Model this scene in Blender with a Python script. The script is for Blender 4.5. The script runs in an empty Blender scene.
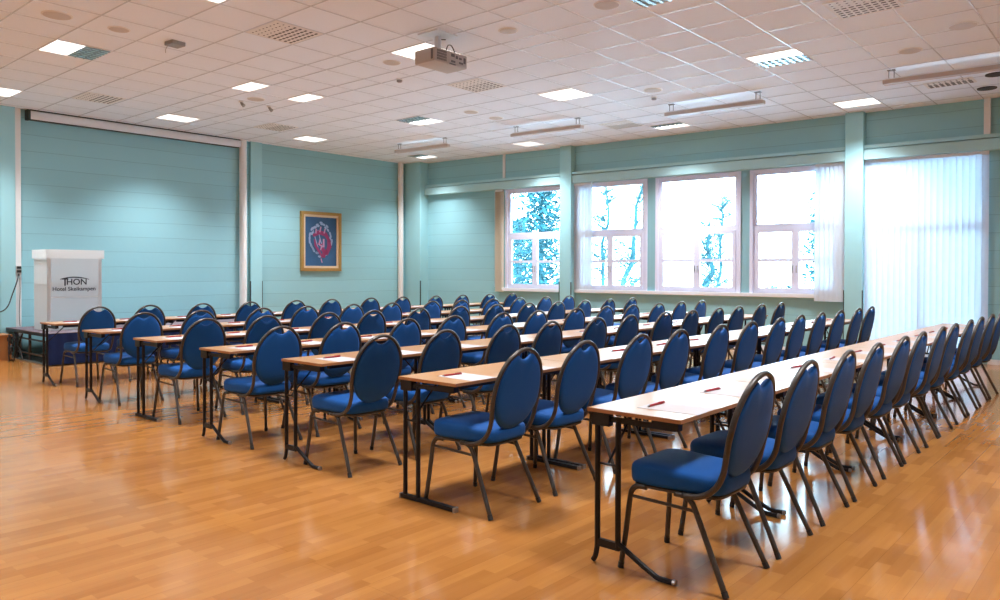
import bpy, bmesh, math, random
from mathutils import Vector, Matrix
random.seed(7)
SC = bpy.context.scene
COL = SC.collection

# ------------------------------------------------------------------ camera, world, exposure
CAMZ = 1.36
F_PX, YAW, PITCH, ROLL, CX, CY = 761.45, 0.7139, -0.0111, -0.0023, 500.0, 279.0
fw = Vector((-math.sin(YAW)*math.cos(PITCH), math.cos(YAW)*math.cos(PITCH), math.sin(PITCH)))
rt = Vector((math.cos(YAW), math.sin(YAW), 0)); dn = fw.cross(rt)
c_, s_ = math.cos(ROLL), math.sin(ROLL)
RT = c_*rt + s_*dn; DN = -s_*rt + c_*dn; FW = fw
cam_data = bpy.data.cameras.new('camera'); cam = bpy.data.objects.new('camera', cam_data); COL.objects.link(cam)
cam_data.sensor_fit = 'HORIZONTAL'; cam_data.sensor_width = 36; cam_data.lens = F_PX/1000*36
cam_data.shift_x = 0; cam_data.shift_y = -(300-CY)/1000
UP = -DN; BK = -FW
cam.matrix_world = Matrix(((RT.x, UP.x, BK.x, 0), (RT.y, UP.y, BK.y, 0), (RT.z, UP.z, BK.z, CAMZ), (0, 0, 0, 1)))
cam_data.clip_start = .05; cam_data.clip_end = 300
SC.camera = cam

W = bpy.data.worlds.new('world'); SC.world = W; W.use_nodes = True
bg = W.node_tree.nodes['Background']; bg.inputs[0].default_value = (.56, .82, 1.0, 1); bg.inputs[1].default_value = 17.0
SC.view_settings.view_transform = 'Standard'; SC.view_settings.look = 'None'
SC.view_settings.gamma = 1; SC.view_settings.use_curve_mapping = False
SC.view_settings.exposure = 0.24
LAMP_W = 39.0                      # watts of one full ceiling luminaire
LAMP_COL = (.97, .96, 1.0)

def ray(px, py):
    return (RT*((px-CX)/F_PX) + DN*((py-CY)/F_PX) + FW)
def onz(px, py, z):
    d = ray(px, py); t = (z-CAMZ)/d.z; return Vector((d.x*t, d.y*t, z))
def onx(px, py, X):
    d = ray(px, py); t = X/d.x; return Vector((X, d.y*t, CAMZ+d.z*t))
def ony(px, py, Y):
    d = ray(px, py); t = Y/d.y; return Vector((d.x*t, Y, CAMZ+d.z*t))

# ------------------------------------------------------------------ materials
MATS = {}
def mat(name, col, rough=.5, metal=0.0, spec=.5, emit=None, estr=0, coat=0, trans=0):
    m = bpy.data.materials.new(name); m.use_nodes = True
    b = m.node_tree.nodes['Principled BSDF']
    b.inputs['Base Color'].default_value = (*col, 1); b.inputs['Roughness'].default_value = rough
    b.inputs['Metallic'].default_value = metal; b.inputs['Specular IOR Level'].default_value = spec
    if coat: b.inputs['Coat Weight'].default_value = coat; b.inputs['Coat Roughness'].default_value = .12
    if emit: b.inputs['Emission Color'].default_value = (*emit, 1); b.inputs['Emission Strength'].default_value = estr
    MATS[name] = m
    return m
def nt(m): return m.node_tree.nodes, m.node_tree.links, m.node_tree.nodes['Principled BSDF']
def mix_col(N, L, fac, a, b):
    x = N.new('ShaderNodeMix'); x.data_type = 'RGBA'
    for sock, v in ((x.inputs[0], fac), (x.inputs[6], a), (x.inputs[7], b)):
        if isinstance(v, (int, float)): sock.default_value = v
        elif isinstance(v, tuple): sock.default_value = (*v, 1)
        else: L.new(v, sock)
    return x.outputs[2]
def add_noise(m, scale, amount, bump=0.0, stretch=(1, 1, 1)):
    N, L, b = nt(m)
    tc = N.new('ShaderNodeTexCoord'); mp = N.new('ShaderNodeMapping'); mp.inputs['Scale'].default_value = stretch
    no = N.new('ShaderNodeTexNoise'); no.inputs['Scale'].default_value = scale; no.inputs['Detail'].default_value = 4
    L.new(tc.outputs['Object'], mp.inputs[0]); L.new(mp.outputs[0], no.inputs['Vector'])
    c = tuple(b.inputs['Base Color'].default_value)[:3]
    d = tuple(v*(1-amount) for v in c); e = tuple(min(1, v*(1+amount)) for v in c)
    L.new(mix_col(N, L, no.outputs[0], d, e), b.inputs['Base Color'])
    if bump:
        bp = N.new('ShaderNodeBump'); bp.inputs['Strength'].default_value = bump; bp.inputs['Distance'].default_value = .002
        L.new(no.outputs[0], bp.inputs['Height']); L.new(bp.outputs[0], b.inputs['Normal'])
    return m

TEAL = (.32, .62, .68)
def block_wall(name, axis):
    """painted concrete blocks: shallow joints every 26 cm"""
    m = mat(name, TEAL, .42, spec=.4); N, L, b = nt(m)
    tc = N.new('ShaderNodeTexCoord'); sx = N.new('ShaderNodeSeparateXYZ'); cb = N.new('ShaderNodeCombineXYZ')
    L.new(tc.outputs['Object'], sx.inputs[0]); L.new(sx.outputs[axis], cb.inputs[0])
    ad = N.new('ShaderNodeMath'); ad.inputs[1].default_value = -.11; L.new(sx.outputs[2], ad.inputs[0])
    # courses sag a little
    no = N.new('ShaderNodeTexNoise'); no.inputs['Scale'].default_value = 1.3; L.new(tc.outputs['Object'], no.inputs['Vector'])
    mu = N.new('ShaderNodeMath'); mu.operation = 'MULTIPLY_ADD'; mu.inputs[1].default_value = .032
    L.new(no.outputs[0], mu.inputs[0]); L.new(ad.outputs[0], mu.inputs[2]); L.new(mu.outputs[0], cb.inputs[1])
    br = N.new('ShaderNodeTexBrick'); br.inputs['Scale'].default_value = 1; br.inputs['Brick Width'].default_value = 60
    br.inputs['Row Height'].default_value = .262; br.inputs['Mortar Size'].default_value = .0045; br.inputs['Mortar Smooth'].default_value = .4
    L.new(cb.outputs[0], br.inputs['Vector'])
    br.inputs['Color1'].default_value = (*TEAL, 1); br.inputs['Color2'].default_value = (*(v*.95 for v in TEAL), 1)
    br.inputs['Mortar'].default_value = (*(v*.72 for v in TEAL), 1)
    n2 = N.new('ShaderNodeTexNoise'); n2.inputs['Scale'].default_value = 9; n2.inputs['Detail'].default_value = 6
    L.new(tc.outputs['Object'], n2.inputs['Vector'])
    L.new(mix_col(N, L, .0, br.outputs['Color'], TEAL), b.inputs['Base Color'])
    inv = N.new('ShaderNodeMath'); inv.operation = 'MULTIPLY_ADD'; inv.inputs[1].default_value = -1.0
    L.new(br.outputs['Fac'], inv.inputs[0]); L.new(n2.outputs[0], inv.inputs[2])
    bp = N.new('ShaderNodeBump'); bp.inputs['Strength'].default_value = .35; bp.inputs['Distance'].default_value = .006
    L.new(inv.outputs[0], bp.inputs['Height']); L.new(bp.outputs[0], b.inputs['Normal'])
    return m
M_wallL = block_wall('painted block wall left', 1)
M_wallW = block_wall('painted block wall window side', 0)
M_teal = add_noise(mat('smooth teal paint', (.37, .69, .74), .4), 3, .04, .05)
M_beam = add_noise(mat('lamplit beam paint', (.46, .76, .80), .35), 3, .03, .05)  # paler than the other teal: lamp light on the beam put into its colour
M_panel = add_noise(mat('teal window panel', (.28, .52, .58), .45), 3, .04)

def floor_mat():
    m = mat('strip parquet', (.5, .26, .1), .2, spec=.5); N, L, b = nt(m)
    tc = N.new('ShaderNodeTexCoord'); sx = N.new('ShaderNodeSeparateXYZ'); cb = N.new('ShaderNodeCombineXYZ')
    L.new(tc.outputs['Object'], sx.inputs[0]); L.new(sx.outputs[1], cb.inputs[0]); L.new(sx.outputs[0], cb.inputs[1])
    def brick(w, h, c1, c2, mo, off, ms):
        br = N.new('ShaderNodeTexBrick'); br.inputs['Scale'].default_value = 1; br.inputs['Brick Width'].default_value = w
        br.inputs['Row Height'].default_value = h; br.inputs['Mortar Size'].default_value = ms; br.offset = off; br.offset_frequency = 2
        br.inputs['Color1'].default_value = (*c1, 1); br.inputs['Color2'].default_value = (*c2, 1); br.inputs['Mortar'].default_value = (*mo, 1)
        L.new(cb.outputs[0], br.inputs['Vector']); return br
    A = brick(.32, .066, (.49, .216, .056), (.38, .155, .037), (.38, .165, .045), .37, .0006)
    B = brick(2.1, .198, (1, 1, 1), (.94, .93, .91), (.74, .70, .64), .5, .0012)
    mp = N.new('ShaderNodeMapping'); mp.inputs['Scale'].default_value = (30, 1.6, 1); L.new(tc.outputs['Object'], mp.inputs[0])
    no = N.new('ShaderNodeTexNoise'); no.inputs['Scale'].default_value = 1; no.inputs['Detail'].default_value = 5; L.new(mp.outputs[0], no.inputs['Vector'])
    g = mix_col(N, L, no.outputs[0], (.84, .80, .76), (1.12, 1.14, 1.16))
    def mul(a, c):
        x = N.new('ShaderNodeMix'); x.data_type = 'RGBA'; x.blend_type = 'MULTIPLY'; x.inputs[0].default_value = 1
        L.new(a, x.inputs[6]); L.new(c, x.inputs[7]); return x.outputs[2]
    L.new(mul(mul(A.outputs['Color'], B.outputs['Color']), g), b.inputs['Base Color'])
    n3 = N.new('ShaderNodeTexNoise'); n3.inputs['Scale'].default_value = 1.6; n3.inputs['Detail'].default_value = 3
    L.new(tc.outputs['Object'], n3.inputs['Vector'])
    mr = N.new('ShaderNodeMapRange'); mr.inputs['To Min'].default_value = .08; mr.inputs['To Max'].default_value = .20
    L.new(n3.outputs[0], mr.inputs[0]); L.new(mr.outputs[0], b.inputs['Roughness'])
    bp = N.new('ShaderNodeBump'); bp.inputs['Strength'].default_value = .02; bp.inputs['Distance'].default_value = .003
    n4 = N.new('ShaderNodeTexNoise'); n4.inputs['Scale'].default_value = 5; L.new(tc.outputs['Object'], n4.inputs['Vector'])
    L.new(n4.outputs[0], bp.inputs['Height']); L.new(bp.outputs[0], b.inputs['Normal'])
    return m
M_floor = floor_mat()
M_ceil = add_noise(mat('ceiling tile', (.86, .91, .99), .85, spec=.15), 160, .05, .1)
M_grid = mat('ceiling grid bar', (.76, .79, .84), .25)
M_white = add_noise(mat('white lacquer', (.82, .86, .90), .35), 4, .02)
M_frame = mat('white window frame', (.76, .79, .95), .35)
M_cream = mat('cream plastic', (.80, .77, .68), .4)
M_trimW = mat('off-white conduit', (.84, .84, .82), .4)
M_dark = mat('dark gap', (.03, .05, .055), .6)
M_black = mat('black metal', (.008, .008, .010), .42, spec=.35)
M_blackplastic = mat('black plastic', (.02, .02, .02), .5)
M_chrome = mat('silver cap', (.45, .45, .46), .3, metal=.8)
M_vent = mat('white vent plate', (.80, .775, .745), .5)
M_hole = mat('vent slot', (.05, .04, .035), .7)
M_speaker = add_noise(mat('speaker mesh', (.60, .54, .49), .7), 300, .15)
M_speakerW = add_noise(mat('pale speaker mesh', (.66, .66, .68), .6), 300, .1)
M_tan = mat('beige metal rail', (.58, .50, .45), .4)
M_lamp = mat('lit diffuser', (.9, .9, .9), .4, emit=(1, .985, .96), estr=1.6)
M_lampdim = mat('dim diffuser', (.9, .9, .9), .4, emit=(1, 1, 1), estr=.72)
M_louv = mat('luminaire louvre', (.55, .68, .72), .25, metal=.6)
M_reflect = mat('luminaire reflector', (.42, .56, .60), .3, metal=.3)
M_blue = add_noise(mat('blue fabric', (.004, .084, .315), .7, spec=.25), 500, .22, .12)
M_blue.node_tree.nodes['Principled BSDF'].inputs['Sheen Weight'].default_value = .04
M_tube = add_noise(mat('bronze hammered tube', (.080, .073, .066), .36, metal=.5), 220, .35, .15)
M_rubber = mat('black rubber foot', (.02, .018, .016), .7)
def wood_top():
    m = mat('beech laminate top', (.47, .255, .112), .30, spec=.6); add_noise(m, 3, .10, 0, (26, 1.6, 26)); return m
M_top = wood_top()
M_edge = add_noise(mat('beech edge band', (.42, .18, .06), .4), 20, .1)
M_paper = mat('paper', (.52, .50, .51), .8)
M_pen = mat('red pen', (.36, .012, .02), .3)
M_penT = mat('pen tip grey', (.2, .2, .2), .3)
M_bskirt = add_noise(mat('navy skirt cloth', (.012, .035, .15), .8), 8, .1)
M_carpet = add_noise(mat('dais carpet', (.14, .11, .13), .9), 120, .25)
M_darkcarpet = add_noise(mat('grey green mat', (.09, .11, .10), .9), 60, .2)
M_boxwood = add_noise(mat('orange wood box', (.42, .18, .06), .45), 10, .15)
M_gold = add_noise(mat('gilt frame', (.52, .30, .09), .35, metal=.5), 40, .15)
M_goldlite = mat('pale gilt slip', (.78, .58, .38), .4, metal=.2)
M_canvas = add_noise(mat('blue canvas', (.03, .105, .23), .6), 4, .3)
M_mark1 = mat('pale blue paint', (.34, .46, .68), .6)
M_mark2 = mat('crimson paint', (.30, .035, .14), .6)
M_mark3 = mat('pink paint', (.55, .30, .48), .6)
M_ink = mat('dark printing', (.03, .035, .05), .5)
M_devg = mat('device grey', (.30, .29, .28), .5)
M_proj = mat('grey projector shell', (.52, .47, .44), .4)
M_projd = mat('projector grille', (.16, .15, .15), .5)

def frosted(name, col, tr, clear=0.0):
    m = bpy.data.materials.new(name); m.use_nodes = True; N, L = m.node_tree.nodes, m.node_tree.links
    b = N['Principled BSDF']; b.inputs['Base Color'].default_value = (*col, 1); b.inputs['Roughness'].default_value = .35
    t = N.new('ShaderNodeBsdfTranslucent'); t.inputs[0].default_value = (*col, 1)
    x = N.new('ShaderNodeMixShader'); x.inputs[0].default_value = tr
    L.new(b.outputs[0], x.inputs[1]); L.new(t.outputs[0], x.inputs[2])
    tp = N.new('ShaderNodeBsdfTransparent'); y = N.new('ShaderNodeMixShader'); y.inputs[0].default_value = clear
    L.new(x.outputs[0], y.inputs[1]); L.new(tp.outputs[0], y.inputs[2]); L.new(y.outputs[0], N['Material Output'].inputs[0])
    MATS[name] = m; return m
M_frost = frosted('frosted acrylic', (.93, .97, 1.0), .5, .28)
M_acryl = frosted('white acrylic', (.95, .96, .96), .45, .12)
M_slat = frosted('blind slat fabric', (.80, .87, .93), .34)
M_creamslat = frosted('cream slat fabric', (.93, .88, .78), .5)
def glass_mat():
    m = bpy.data.materials.new('window glass'); m.use_nodes = True; N, L = m.node_tree.nodes, m.node_tree.links
    N.remove(N['Principled BSDF'])
    t = N.new('ShaderNodeBsdfTransparent'); t.inputs[0].default_value = (.95, .98, .98, 1)
    g = N.new('ShaderNodeBsdfGlossy'); g.inputs['Roughness'].default_value = .02
    f = N.new('ShaderNodeFresnel'); f.inputs[0].default_value = 1.45
    x = N.new('ShaderNodeMixShader'); L.new(f.outputs[0], x.inputs[0]); L.new(t.outputs[0], x.inputs[1]); L.new(g.outputs[0], x.inputs[2])
    L.new(x.outputs[0], N['Material Output'].inputs[0]); return m
M_glass = glass_mat()
M_snow = add_noise(mat('snowy ground', (.75, .82, .88), .9), 1, .08)
M_leaf = add_noise(mat('conifer needles', (.004, .078, .10), .8), 3, .8)
M_leafp = add_noise(mat('frosted needles', (.04, .12, .15), .8), 3, .3)
M_bark = add_noise(mat('bark', (.008, .07, .085), .8), 6, .3)

# ------------------------------------------------------------------ mesh helpers
def box(bm, x0, y0, z0, x1, y1, z1, mi=0):
    v = [bm.verts.new(p) for p in ((x0,y0,z0),(x1,y0,z0),(x1,y1,z0),(x0,y1,z0),(x0,y0,z1),(x1,y0,z1),(x1,y1,z1),(x0,y1,z1))]
    for f in ((3,2,1,0),(4,5,6,7),(0,1,5,4),(1,2,6,5),(2,3,7,6),(3,0,4,7)):
        q = bm.faces.new([v[i] for i in f]); q.material_index = mi
def bevelled(bm, w, seg=2):
    bmesh.ops.bevel(bm, geom=list(bm.edges), offset=w, segments=seg, affect='EDGES', profile=.6)
def smooth_path(P, n=6):
    P = [Vector(p) for p in P]; Q = [P[0]*2-P[1]] + P + [P[-1]*2-P[-2]]; out = []
    for i in range(1, len(Q)-2):
        a, b, c, d = Q[i-1:i+3]
        for k in range(n):
            t = k/n
            out.append(.5*((2*b) + (c-a)*t + (2*a-5*b+4*c-d)*t*t + (3*b-a-3*c+d)*t**3))
    return out + [P[-1]]
def tube(bm, P, r, n=8, closed=False, r2=None):
    P = [Vector(p) for p in P]; rings = []; m = len(P)
    T = []
    for i in range(m):
        a = P[(i-1) % m] if (closed or i) else P[0]; b = P[(i+1) % m] if (closed or i < m-1) else P[-1]
        T.append((b-a).normalized())
    up = Vector((0, 0, 1)) if abs(T[0].z) < .9 else Vector((0, 1, 0))
    nrm = (up - T[0]*up.dot(T[0])).normalized()
    for i in range(m):
        nrm = (nrm - T[i]*nrm.dot(T[i])).normalized(); bi = T[i].cross(nrm)
        rr = r if not isinstance(r, (list, tuple)) else r[i]
        rings.append([bm.verts.new(P[i] + nrm*(rr*math.cos(2*math.pi*k/n)) + bi*((r2 or rr)*math.sin(2*math.pi*k/n))) for k in range(n)])
    for i in range(m if closed else m-1):
        a, b = rings[i], rings[(i+1) % m]
        for k in range(n): bm.faces.new((a[k], a[(k+1) % n], b[(k+1) % n], b[k]))
    if not closed: bm.faces.new(list(reversed(rings[0]))); bm.faces.new(rings[-1])
def loft(bm, rings, cap=True):
    R = [[bm.verts.new(p) for p in r] for r in rings]; n = len(R[0])
    for a, b in zip(R, R[1:]):
        for k in range(n): bm.faces.new((a[k], a[(k+1) % n], b[(k+1) % n], b[k]))
    if cap:
        for r, fl in ((R[0], True), (R[-1], False)):
            c = bm.verts.new(sum((v.co for v in r), Vector())/n)
            for k in range(n):
                f = (r[k], r[(k+1) % n], c); bm.faces.new(tuple(reversed(f)) if fl else f)
def disc(bm, x, y, z, r, h, n=24, mi=0):
    loft(bm, [[(x+r*math.cos(2*math.pi*k/n), y+r*math.sin(2*math.pi*k/n), zz) for k in range(n)] for zz in (z, z+h)])
def mesh(name, bm, mats, smooth=False):
    bmesh.ops.recalc_face_normals(bm, faces=bm.faces[:])
    me = bpy.data.meshes.new(name); bm.to_mesh(me); bm.free()
    for m in (mats if isinstance(mats, (list, tuple)) else [mats]): me.materials.append(m)
    if smooth:
        for p in me.polygons: p.use_smooth = True
        if smooth != 'all': me.set_sharp_from_angle(angle=math.radians(40))
    return me
def obj(name, me, parent=None):
    o = bpy.data.objects.new(name, me); COL.objects.link(o)
    if parent: o.parent = parent
    return o
def part(name, bm, m, parent=None, smooth=False): return obj(name, mesh(name, bm, m, smooth), parent)
def thing(name, label, cat, loc=(0, 0, 0), rz=0, group=None):
    o = bpy.data.objects.new(name, None); COL.objects.link(o); o.empty_display_size = .1
    o.location = loc; o.rotation_euler = (0, 0, rz); o['label'] = label; o['category'] = cat
    if group: o['group'] = group
    return o
def tag(o, label, cat, group=None):
    o['label'] = label; o['category'] = cat
    if group: o['group'] = group
    return o
def struct(name, bm, m, T=None):
    o = part(name, bm, m); o['kind'] = 'structure'
    if T is not None: o.matrix_world = T
    return o
def dup(root, loc, label, group=None, rz=None):
    r = root.copy(); COL.objects.link(r); r.location = loc; r['label'] = label
    if rz is not None: r.rotation_euler = (0, 0, rz)
    if group: r['group'] = group
    for ch in list(root.children):
        c = ch.copy(); COL.objects.link(c); c.parent = r
        for g in list(ch.children):
            d = g.copy(); COL.objects.link(d); d.parent = c
    return r
NEW = bmesh.new

# ------------------------------------------------------------------ room shell
XL, XR, YB, HC = -13.6, 2.4, -3.2, 3.89
TH = math.atan(.055)
TW = Matrix.Translation((0, 13.22, 0)) @ Matrix.Rotation(TH, 4, 'Z')     # window wall frame: x along wall, -y into the room
def place(o): o.matrix_world = TW; return o
bm = NEW(); box(bm, XL-.2, YB-.2, -.1, XR+.2, 13.6, 0); struct('floor', bm, M_floor)
bm = NEW(); box(bm, XL-.2, YB-.2, -.02, XL, 12.6, HC+.1); struct('wall_left', bm, M_wallL)
bm = NEW(); box(bm, XR, YB-.2, -.02, XR+.2, 13.5, HC+.1); struct('wall_right', bm, M_white)  # unseen wall, white chosen to bounce light onto ceiling and chair backs
bm = NEW(); box(bm, XL, YB-.2, -.02, XR, YB, HC+.1); struct('wall_back', bm, M_white)  # also unseen, made white for the light it throws back
# window wall with its openings
OPEN = [(-10.80, -9.25, .98, 3.12), (-9.02, -3.88, .98, 3.12), (-3.56, -1.92, .06, 3.14)]
bm = NEW()
xs = [-13.75]
for a, b, z0, z1 in OPEN:
    box(bm, xs[-1], 0, -.02, a, .25, HC+.1)
    box(bm, a, 0, -.02, b, .25, z0); box(bm, a, 0, z1, b, .25, HC+.1); xs.append(b)
box(bm, xs[-1], 0, -.02, 2.6, .25, HC+.1)
struct('wall_window_side', bm, M_wallW, TW)
# columns against the window wall (x0, x1, depth into the room)
for n, (a, b, d) in enumerate([(-13.62, -13.10, .27), (-9.29, -9.02, .16), (-3.84, -3.57, .17)]):
    bm = NEW(); box(bm, a, -d, 0, b, .01, HC); bevelled(bm, .006, 1); struct('trim_%d' % (n+1), bm, M_teal, TW)
# beam with a ledge above the windows
bm = NEW()
for a, b in ((-13.15, -9.28), (-9.03, -3.83), (-3.58, 2.5)):
    box(bm, a, -.12, 3.13, b, .0, 3.285); box(bm, a, -.10, 3.305, b, 0, 3.36); box(bm, a+.01, -.05, 3.28, b-.01, 0, 3.31)
struct('trim_4', bm, M_beam, TW)
# left wall pilasters and white conduits
bm = NEW(); box(bm, XL, 3.84, 0, XL+.08, 4.04, HC); struct('trim_5', bm, M_teal)
bm = NEW(); box(bm, XL, 8.13, 0, XL+.06, 8.38, HC); struct('trim_6', bm, M_teal)
bm = NEW(); box(bm, XL, 4.045, .0, XL+.05, 4.13, HC); bevelled(bm, .008); struct('trim_7', bm, M_trimW)
bm = NEW(); tube(bm, [(XL+.07, 7.955, 0), (XL+.07, 7.955, HC)], .07, 14); struct('trim_8', bm, M_trimW)
bm = NEW(); tube(bm, [(XL+.065, 12.04, 0), (XL+.065, 12.04, HC)], .065, 14); struct('trim_9', bm, M_trimW)
bm = NEW(); box(bm, -10.86, -.03, 3.36, -10.80, 0, HC); struct('trim_10', bm, M_trimW, TW)
bm = NEW(); box(bm, -1.965, -.10, 3.36, -1.885, -.0, HC); struct('trim_11', bm, M_trimW, TW)
# dark corner guards on the column edges
k = 12
for x, d, top in ((-9.295, .164, 1.13), (-9.018, .164, 1.13), (-3.845, .174, 1.06), (-3.568, .174, 1.06), (-13.098, .274, 1.12)):
    bm = NEW(); box(bm, x-.006, -d-.002, 0, x+.006, -d+.025, top); struct('trim_%d' % k, bm, M_dark, TW); k += 1
for y in (8.126, 8.384):
    bm = NEW(); box(bm, XL+.04, y-.006, 0, XL+.064, y+.006, 1.14); struct('trim_%d' % k, bm, M_dark); k += 1
bm = NEW()
for a, b in ((-13.1, -9.3), (-9.0, -3.85), (-1.9, 2.5)): box(bm, a, -.016, 0, b, 0, .075)
struct('baseboard_window_side', bm, M_white, TW)
bm = NEW(); box(bm, XL, -3, 0, XL+.015, 3.9, .075); struct('baseboard_left', bm, M_white)

# ceiling: tiles plus real T-bars
bm = NEW(); box(bm, XL-.2, YB-.2, HC, XR+.2, 13.7, HC+.1); struct('ceiling', bm, M_ceil)
GX0, GY0 = -7.967, 3.144
bm = NEW()
for i in range(-9, 18):
    x = GX0 + .6*i; box(bm, x-.006, YB, HC-.005, x+.006, 13.3, HC+.01)
js = [j for j in range(-10, 5)] + [4.5, 5.5] + [j for j in range(6, 17)]
for j in js:
    y = GY0 + .6*j; box(bm, XL, y-.006, HC-.0055, XR, y+.006, HC+.01)
struct('trim_%d' % k, bm, M_grid); k += 1

# ------------------------------------------------------------------ windows
def mbox(parent, name, m, boxes, T=TW, bev=0):
    bm = NEW()
    for b in boxes: box(bm, *b)
    o = part(name, bm, m, parent)
    return o
def window(n, x0, x1, has_handle=True):
    root = bpy.data.objects.new('window_%d' % n, None); COL.objects.link(root); root['kind'] = 'structure'; root.matrix_world = TW
    y0, y1 = .015, .085; z0, z1 = .98, 3.12; t = .075
    mid = (x0+x1)/2+.04*0
    mbox(root, 'window_frame', M_frame, [(x0, y0, z0, x0+t, y1, z1), (x1-t, y0, z0, x1, y1, z1), (x0+t, y0, z1-t, x1-t, y1, z1),
        (x0+t, y0, z0, x1-t, y1, z0+.03), (x0+t, y0, 2.09, x1-t, y1, 2.15), (x0-.02, -.012, z0-.0, x0+.035, y0, z1), (x1-.035, -.012, z0, x1+.02, y0, z1), (x0+.035, -.012, z1-.04, x1-.035, y0, z1)])
    mbox(root, 'pane', M_glass, [(x0+t, .05, 2.15, x1-t, .056, z1-t)])
    mbox(root, 'glazing_bead', M_frame, [(x0+t, .03, 2.15, x0+t+.02, .08, z1-t), (x1-t-.02, .03, 2.15, x1-t, .08, z1-t), (x0+t, .03, 2.15, x1-t, .08, 2.175), (x0+t, .03, z1-t-.02, x1-t, .08, z1-t)])
    for a, b, hx in ((x0+t, mid, mid-.03), (mid, x1-t, mid+.03)):
        s = .062
        sash = mbox(root, 'sash', M_frame, [(a, .0, z0+.03, a+s, .06, 2.09), (b-s, .0, z0+.03, b, .06, 2.09), (a+s, 0, z0+.03, b-s, .06, z0+.03+s), (a+s, 0, 2.09-s, b-s, .06, 2.09), (a+s, .0, 1.525, b-s, .05, 1.577)])
        mbox(sash, 'pane', M_glass, [(a+s, .03, z0+.03+s, b-s, .034, 2.09-s)])
        bm = NEW(); tube(bm, [(hx, .0, 1.45), (hx, -.035, 1.45), (hx, -.035, 1.33)], .008, 6); part('handle', bm, M_chrome, sash)
window(1, -10.78, -9.27)
window(2, -9.00, -7.42)
window(3, -7.21, -5.61)
window(4, -5.41, -3.90)
# door-height window hidden behind the long blind
root = bpy.data.objects.new('window_5', None); COL.objects.link(root); root['kind'] = 'structure'; root.matrix_world = TW
a, b = -3.56, -1.92
mbox(root, 'window_frame', M_frame, [(a, .05, .06, a+.07, .12, 3.14), (b-.07, .05, .06, b, .12, 3.14), (a+.07, .05, 3.07, b-.07, .12, 3.14), (a+.07, .05, .06, b-.07, .12, .14), (a+.07, .05, 1.98, b-.07, .12, 2.08), (-2.81, .05, .14, -2.74, .12, 1.98)])
mbox(root, 'pane', M_glass, [(a+.07, .08, .14, b-.07, .085, 3.07)])
# teal posts between the windows
for n, (a, b) in enumerate([(-7.41, -7.22), (-5.60, -5.42)]):
    bm = NEW(); box(bm, a, .012, .98, b, .2, 3.12); struct('trim_%d' % k, bm, M_panel, TW); k += 1
# sills
for a, b in ((-10.86, -9.29), (-9.01, -3.86)):
    bm = NEW(); box(bm, a, -.055, .915, b, .05, .982); bevelled(bm, .008); struct('trim_%d' % k, bm, M_white, TW); k += 1

def blind(x0, x1, z0, z1, y, pitch, ang, label, m=M_slat, width=.089):
    t = thing('vertical_blind', label, 'blind'); t.matrix_world = TW
    bm = NEW(); box(bm, x0, -.055, z1-.045, x1, -.012, z1); part('headrail', bm, M_white, t)
    n = max(1, round((x1-x0)/pitch)); pitch = (x1-x0)/n
    bm = NEW(); w = width/2; nn = 6; pts = []
    for i in range(nn+1):
        u = -1+2*i/nn; pts.append((u*w, .006*(1-u*u)))
    fr = [(p[0], p[1]-.0008) for p in pts]; bk = [(p[0], p[1]+.0008) for p in reversed(pts)]
    loft(bm, [[(p[0], p[1], z) for p in fr+bk] for z in (z0, z1-.045)])
    me = mesh('slat', bm, m)
    bm = NEW(); box(bm, -w, -.003, z0-.0, w, .009, z0+.02); mw = mesh('weight', bm, M_white)
    for i in range(n):
        s = obj('slat', me, t); s.location = (x0+pitch*(i+.5), y, 0); s.rotation_euler = (0, 0, ang+random.uniform(-.05, .05))
    return t
blind(-11.04, -10.84, .90, 3.125, -.03, .025, 1.25, 'cream vertical blind drawn into a narrow stack left of the corner window', M_creamslat, .06)
blind(-9.03+.0, -8.60, .93, 3.125, -.035, .075, .10, 'white vertical blind bunched against the middle column')
blind(-4.32, -3.865, .865, 3.125, -.065, .082, .12, 'white vertical blind bunched at the right end of the long window')
blind(-3.565, -1.90, .05, 3.125, -.04, .083, .13, 'closed full-height white vertical blind at the right of the wall')
bm = NEW(); tube(bm, [(-11.07, -.03, 3.1), (-11.07, -.03, 1.0)], .006, 6); o = place(part('blind_cord', bm, M_white)); tag(o, 'thin white blind cord hanging beside the cream blind', 'cord')

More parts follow.
